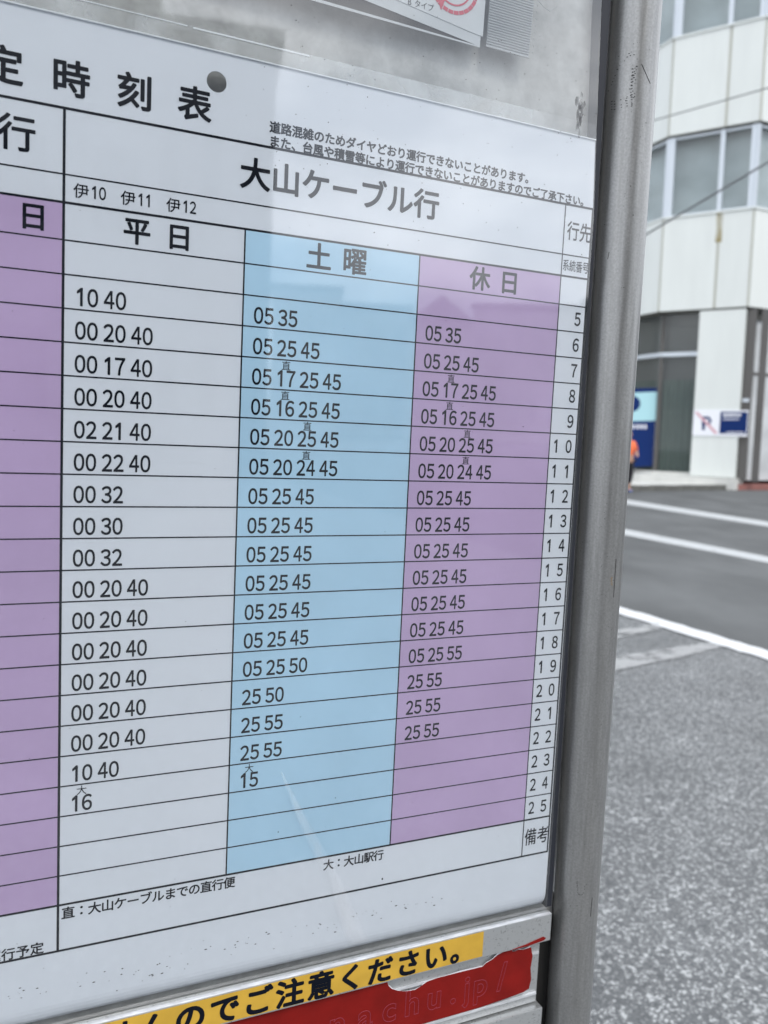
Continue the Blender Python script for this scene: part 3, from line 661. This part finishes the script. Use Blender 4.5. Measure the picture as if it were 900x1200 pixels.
text('warning_line', '道路混雑のためダイヤどおり運行できないことがあります。', 109.6, 6.52, 75.8, 6.6, sheet, off=0.03)
text('warning_line', 'また、台風や積雪等により運行できないことがありますのでご了承下さい。', 109.6, 6.48, 68.3, 6.6, sheet, off=0.03)
for x, s in ((4.6, '10'), (27.8, '11'), (51.2, '12')):
    mb = MB(); add_char(mb, '伊', x + 3.7, 25.4, 7.8, 7.8, -0.16, 0.01); digits(mb, s, x + 8.6, 22.6, 6.2, 3.2, 3.9)
    flat(mb, 'route_number', 'ink', sheet)
text('column_heading', '平日', 36.3, 22.0, 9.3, 14.6, sheet, off=0.024)
text('column_heading', '日', -14.3, 22.0, 9.6, 14.2, sheet, off=0.024)
text('column_heading', '土曜', 138.4, 22.5, 9.2, 16.0, sheet, off=0.024)
text('column_heading', '休日', 246.8, 22.0, 9.4, 15.4, sheet, off=0.024)
text('heading', '行先', 316.0, 10.1, 48.4, 13.0, sheet, xs=0.78)
text('heading', '系統番号', 312.0, 5.4, 25.8, 7.9, sheet, xs=0.70, off=0.008)
text('heading', '備考', 315.2, 10.6, -374.0, 13.2, sheet, xs=0.80)
text('footnote', '大：大山駅行', 160.6, 7.0, -366.4, 7.4, sheet, off=0.024)
text('footnote', '直：大山ケーブルまでの直行便', 5.3, 7.02, -366.0, 7.4, sheet, off=0.024)
text('footnote', '運行予定', -32.4, 7.25, -383.6, 7.2, sheet, off=0.024)
WK = ['10 40', '00 20 40', '00 17 40', '00 20 40', '02 21 40', '00 22 40', '00 32', '00 30', '00 32'] + ['00 20 40'] * 6 + ['10 40', '16']
SA = ['05 35', '05 25 45', '05 17 25 45', '05 16 25 45', '05 20 25 45', '05 20 24 45'] + ['05 25 45'] * 6 + ['05 25 50', '25 50', '25 55', '25 55', '15']
HO = ['05 35', '05 25 45', '05 17 25 45', '05 16 25 45', '05 20 25 45', '05 20 24 45'] + ['05 25 45'] * 6 + ['05 25 55', '25 55', '25 55', '25 55']
RB = {('S', 2): (1, '直'), ('S', 3): (1, '直'), ('S', 4): (2, '直'), ('S', 5): (2, '直'), ('H', 2): (1, '直'), ('H', 3): (1, '直'), ('H', 4): (2, '直'), ('H', 5): (2, '直'), ('W', 16): (0, '大'), ('S', 16): (0, '大')}
for key, rows, x0, pt, dw, dp in (('W', WK, 6.1, 14.1, 5.0, 5.95), ('S', SA, 101.0, 14.3, 5.1, 6.1), ('H', HO, 210.2, 14.1, 5.0, 6.0)):
    for i, s in enumerate(rows):
        ztop = RY[4 + i]; zbot = RY[5 + i]; mb = MB()
        for j, g in enumerate(s.split()): digits(mb, g, x0 + j * pt, zbot + 2.0, 9.0, dw, dp)
        if (key, i) in RB:
            j, ch = RB[(key, i)]; add_char(mb, ch, x0 + j * pt + 5.6, ztop - 3.3, 5.6, 5.6, -0.16, 0.008)
        flat(mb, 'departure_times', 'ink', sheet)
for hcount in range(5, 26):
    mb = MB(); s = str(hcount); zb = RY[hcount - 1] + 4.4 if False else RY[hcount - 5 + 4] + 4.3
    if len(s) == 2: digits(mb, s[0], 311.8, zb, 8.6, 4.6, 5); digits(mb, s[1], 322.2, zb, 8.6, 4.6, 5)
    else: digits(mb, s, 322.2, zb, 8.6, 4.7, 5)
    flat(mb, 'hour_number', 'ink', sheet)
# clear laminate border above the printed sheet with edge highlights painted in as pale strips
lam = MB().box(-.425, .334, -.0004, -.0001, .1091, .1185).build('laminate_border', 'laminate', sheet)
edge = mat('laminate_highlight', (0.85, 0.87, 0.9), 0.15, 0.0)  # pale colour painting the glint on the film's edges
MB().box(-.425, .333, -.0009, -.0003, .1086, .1092).build('laminate_highlight', edge, lam)
MB().box(-.03, .060, -.0007, -.0002, .1176, .1181).build('laminate_highlight', edge, lam)
MB().box(.063, .128, -.0007, -.0002, .1172, .1180).build('laminate_highlight', edge, lam)

# ------------------------------------------------------------------ stickers on the rails (glued: parts of the sign)
yel = bb('yellow_sticker', 'yellow', -300, 275.4, -8.35, -8.05, -450.6, -432.4)
yel['label'] = 'yellow warning sticker strip on the rail'
t_ = text('lettering', 'せんのでご注意ください。', 32.2, 20.6, -441.6, 19.0, yel, off=0.036, d=-8.5)
# red sticker with a torn upper edge
tear = [(205, -455.2), (206, -458.2), (208.5, -461.0), (213, -463.4), (219, -465.4), (226, -466.2), (230, -464.9), (235, -462.6), (242, -461.8), (262, -461.9), (279, -462.2), (282, -460.2), (287, -458.6), (291, -456.4), (296, -455.0), (303, -454.8), (304.5, -457.0), (309, -456.2), (313, -457.4), (319.6, -456.9)]
torn = [(-400, -452.8), (200, -452.8)] + tear + [(321.5, -464), (320.4, -473), (321.7, -482), (320.2, -489.2), (315, -490.8), (300, -491.8), (280, -492.9), (-400, -493.0)]
edge_bits = [(x_ + random.uniform(-.5, .5), z_ + random.choice((-0.2, 0.1, 0.5, 0.9, 1.4))) for x_, z_ in tear]
MB().prism([(x_ * mm, -3.62 * mm, z_ * mm) for x_, z_ in edge_bits + [(321, -470), (206, -470)]], (0, 0.15 * mm, 0)).build('torn_paper_edge', 'white', sign)
tri = MB().prism([(x * mm, -3.9 * mm, z * mm) for x, z in torn], (0, 0.3 * mm, 0)).build('red_sticker', 'red', sign)
tri['label'] = 'red sticker with a torn upper edge and faded web address'
MB().prism([(x * mm, -8.3 * mm, z * mm) for x, z in [(300, -451.6), (312, -450.2), (326.5, -447.6), (329, -449.2), (327, -450.6), (314, -451.8)]], (0, 0.25 * mm, 0)).build('red_sticker', 'red', sign)['label'] = 'small torn red scrap at the rail end'
bb('paper_scrap', 'white', 214, 217, -4.3, -4.0, -492.6, -490.4, sign)
# faded outline lettering on the red sticker
def outline(ch, x, z, sx, sz, slant=0.0):
    c = bpy.data.curves.new('g', 'FONT'); c.body = ch; c.fill_mode = 'NONE'; c.bevel_depth = 0.009; c.bevel_resolution = 0; c.resolution_u = 5; c.offset = 0.02
    o = bpy.data.objects.new('g', c); COL.objects.link(o); bpy.context.view_layer.update()
    me = o.evaluated_get(bpy.context.evaluated_depsgraph_get()).to_mesh()
    vs = [((x + v.co.x * sx) * mm, (-3.95 - max(0, v.co.z) * 18) * mm, (z + v.co.y * sz) * mm) for v in me.vertices]; fs = [tuple(p.vertices) for p in me.polygons]
    bpy.data.objects.remove(o); bpy.data.curves.remove(c); return vs, fs
for ch, cx_ in [('a', 151.5), ('n', 170), ('a', 190.0), ('c', 207.5), ('h', 224.5), ('u', 241.5), ('.', 256.5), ('j', 266.5), ('p', 278.5), ('/', 296.0), ('k', 134)]:
    vs, fs = outline(ch, 0, 0, 24, 25)
    xs_ = [v[0] for v in vs]; sh = cx_ * mm - (min(xs_) + max(xs_)) / 2
    if ch == '/': vs = [(v[0], v[1], v[2] * 1.15) for v in vs]
    flat(MB().add([(v[0] + sh, v[1], v[2] - 0.4835) for v in vs], fs), 'outline_letter', 'ghost', tri)

# ------------------------------------------------------------------ notice in a plastic sleeve at the top
nt_ = empty('plastic_sleeve_notice', label='white notice with a red stamp in a ribbed plastic sleeve above the timetable', cat='notice', matrix=Mb)
bb('gap_shade_strip', 'brown', 60, 236, 0.2, 0.9, 147.6, 235, nt_)  # dark sheet painting the shadow where the notice lifts off the panel
def npoly(name, material, pts, d, th=0.2): return MB().prism([(x_ * mm, d * mm, z_ * mm) for x_, z_ in pts], (0, th * mm, 0)).build(name, material, nt_)
npoly('sheet_border', 'notice_grey', [(60, 167.5), (162, 155.2), (237, 147.4), (240.5, 235), (60, 235)], -0.3)
npoly('sleeve_edge', 'notice_grey', [(60, 147.8), (237, 146.7), (237, 147.5), (60, 150)], -0.5)
npoly('paper', 'notice', [(60, 176.5), (162, 162.5), (230.5, 154.0), (238.6, 153.4), (240.0, 235), (60, 235)], -0.6)
t1 = text('caption', 'Bタイプ', 189.0, 4.3, 161.3, 4.6, nt_, off=0.0, d=-0.75)
t1.rotation_euler = (0, 0, 0)
def arc_pts(cx_, cz_, r0, r1, a0, a1, n=28):
    p = [(cx_ + r1 * math.cos(t), cz_ + r1 * math.sin(t)) for t in [a0 + (a1 - a0) * i / n for i in range(n + 1)]]
    return p + [(cx_ + r0 * math.cos(t), cz_ + r0 * math.sin(t)) for t in [a1 + (a0 - a1) * i / n for i in range(n + 1)]]
for seg in range(12):
    a0 = math.radians(218 + seg * 13.5); npoly('stamp_ring', 'stamp', arc_pts(217, 178, 14.6, 16.8, a0, a0 + math.radians(12.0), 4), -0.8, 0.1)
npoly('stamp_ring', 'stamp', arc_pts(217, 178, 11.0, 12.0, math.radians(215), math.radians(385)), -0.8, 0.1)
npoly('stamp_star', 'stamp', [(198, 168), (205, 169.5), (209, 161.5), (211.5, 168.5), (216, 171), (211, 172), (206, 174.5), (203, 171.8)], -0.85, 0.1)
# ribbed clear part of the sleeve
npoly('sleeve', 'notice_grey', [(241.5, 149.2), (272.6, 148.6), (276.5, 235), (243.5, 235)], -0.2, 0.3)
mb = MB()
z = 150.2
while z < 234:
    x0 = 241.4 + (z - 149) * 0.025; x1 = 272.4 + (z - 149) * 0.045
    mb.box(x0 * mm, x1 * mm, -0.8 * mm, -0.2 * mm, z * mm, (z + 0.55) * mm); z += 1.55
mb.build('sleeve_ribs', 'ribs', nt_)
bb('sleeve_edge', 'ribs', 241.0, 272.8, -0.9, -0.2, 148.2, 148.8, nt_)
th = [(272, 187), (276, 184), (281, 180.8), (286, 179.5), (290.5, 182.5), (292.5, 188), (291, 193), (284, 191), (278, 186.5)]
MB().tube([(x_ * mm, -0.9 * mm, z_ * mm) for x_, z_ in th], 0.22 * mm, 6).build('thread', 'ribs', nt_, True)
# small hooks of torn plastic along the sleeve's right edge
for k in range(9):
    z_ = 152 + k * 4.1; MB().tube([((272.8 + (z_ - 149) * .045) * mm, -0.001, z_ * mm), ((274.6 + (z_ - 149) * .045) * mm, -0.001, (z_ + .3) * mm), ((275.3 + (z_ - 149) * .045) * mm, -0.001, (z_ - 1.0) * mm)], 0.15 * mm, 5).build('torn_tab', 'ribs', nt_)

# ------------------------------------------------------------------ wear, dirt and a painted reflection on the sign
def dot(mb, x_, z_, y_, rx, rz):
    n = 7; k = random.random() * 3
    mb.add([((x_ + rx * (0.7 + random.random() * .5) * math.cos(k + 2 * math.pi * i / n)) * mm, y_ * mm, (z_ + rz * (0.7 + random.random() * .5) * math.sin(k + 2 * math.pi * i / n)) * mm) for i in range(n)], [tuple(range(n))])
mb = MB()
for i in range(150):
    x_, z_ = random.uniform(90, 328), random.uniform(20, 170); r_ = random.uniform(0.12, 0.34); dot(mb, x_, z_, -3.65, r_, r_)
for i in range(120):
    x_, z_ = random.uniform(-30, 328), random.uniform(-425, 170); r_ = random.uniform(0.08, 0.24); dot(mb, x_, z_, -3.65, r_, r_)
for i in range(90):                                     # row of grime above the rail
    x_ = random.uniform(-25, 260); z_ = -405 - (x_ < 60) * 3 + random.gauss(0, 3.4) ; r_ = random.uniform(0.12, 0.38); dot(mb, x_, z_, -3.66, r_ * random.uniform(1, 3), r_)
for px, py, r_ in [(448, 1030, .7), (613, 500, .4), (393, 935, .4), (326, 975, .4), (352, 840, .3)]:
    x_, z_ = B(px, py, -3.6); dot(mb, x_, z_, -3.67, r_, r_)
o = flat(mb, 'dirt_specks', 'dark', sign); o['kind'] = 'stuff'
# grey smudge near the upper right corner
gr = film('grey_smudge', (0.16, 0.16, 0.17), 0.5, 0.8, 200, (1, 1, 0.5), 0.42, 0.62)
mb = MB(); x_, z_ = B(684, 135, -3.6)
for i in range(26): dot(mb, x_ - 3 + random.gauss(0, 1.5), z_ + random.gauss(0, 6), -3.70 - i * .006, 1.3, 2.8)
flat(mb, 'smudge', gr, sign)
# pale streak low on the acrylic: a reflection painted as thin film
p_ = [B(330, 905, -3.6), B(352, 955, -3.6), B(385, 1020, -3.6), B(420, 1105, -3.6)]
mb = MB()
for q in range(5):
    vs = []
    for (x_, z_), wd_ in zip(p_, [0.5, 2.4, 4.2, 5.6]):
        wd_ *= 0.45 + 0.22 * q; vs += [((x_ - wd_) * mm, (-3.64 - q * .01) * mm, z_ * mm), ((x_ + wd_) * mm, (-3.64 - q * .01) * mm, z_ * mm)]
    mb.add(vs, [(2 * i, 2 * i + 1, 2 * i + 3, 2 * i + 2) for i in range(3)])
flat(mb, 'reflected_streak', 'streak_glare', sign)
# scuffs on the pole: dark dotted marks that hug the tube
def on_pole(px, py):
    d = -14.0
    for _ in range(4):
        x_, z_ = B(px, py, d); ax = 354.8 + (200 - z_) * 6.0 / 720; h = max(-15.8, min(15.8, x_ - ax)); d = -math.sqrt(16.45 ** 2 - h * h)
    return x_, d, z_
def pole_dots(pix, r_, material='dark', name='scuff_marks'):
    mb = MB()
    for px, py in pix:
        x_, d, z_ = on_pole(px, py); ax = 354.8 + (200 - z_) * 6.0 / 720; t = Vector((-d, 0, 0)); tx = Vector((-(d), (x_ - ax), 0)).normalized()
        c_ = Vector((x_, d, z_)) + Vector(((x_ - ax), d, 0)).normalized() * 0.05; rr = r_ * random.uniform(.6, 1.4); rz = r_ * random.uniform(.35, .7)
        mb.add([tuple((c_ + tx * rr * math.cos(a) + Vector((0, 0, 1)) * rz * math.sin(a)) * mm) for a in [i * math.pi / 3 for i in range(6)]], [(0, 1, 2, 3, 4, 5)])
    o = flat(mb, name, material, pr); o['kind'] = 'stuff'; return o
rows = []
for i in range(13): rows.append((730 - i * 1.55 + random.uniform(-.6, .6), 67 + i * 3.6))
for dx in (0, 3, 6): rows.append((725 + dx, 66)); rows.append((728 + dx * .8, 70))
for i in range(10):
    for j in range(4): rows.append((744 + i * 0.6 - j * 3.0 - i * 1.6, 80 + i * 4.2 + j * 1.3))
for i in range(6):
    for j in range(4): rows.append((717 + i * 3.2, 119 + j * 3.1))
pole_dots([p for p in rows if random.random() < .8], 0.56)
pole_dots([(675 + k, 1035 + 0) for k in ()] + [(674.5 + 0.25 * i, 1031 + i * 1.5) for i in range(9)] + [(677 + i * 1.3, 1046 + 3 * math.sin(i * .6)) for i in range(6)] + [(685, 1042), (685, 1039)], 0.42)
pole_dots([(719, 680), (739, 218), (759 - 2, 144), (731, 337), (742, 252)], 0.5)
pole_dots([(random.uniform(650, 770), random.uniform(10, 1190)) for _ in range(0)] + [(lambda y: (random.uniform(718 - y * .062, 768 - y * .068), y))(random.uniform(5, 1195)) for _ in range(110)], 0.30)
pole_dots([(717 + random.uniform(-1, 1.2), 677 + i * 1.2) for i in range(8)], 0.6, 'rust', 'rust_chip')
mb = MB()
for (a, b2) in [((752, 75), (762, 98)), ((722, 655), (719, 700)), ((694, 1052), (692, 1074)), ((711, 296), (710, 304))]:
    pts = []
    for k in range(6):
        x_, d, z_ = on_pole(a[0] + (b2[0] - a[0]) * k / 5, a[1] + (b2[1] - a[1]) * k / 5); pts.append((x_ * mm, (d - .02) * mm, z_ * mm))
    mb.tube(pts, 0.2 * mm, 5)
mb.build('scratches', 'dark', pr)
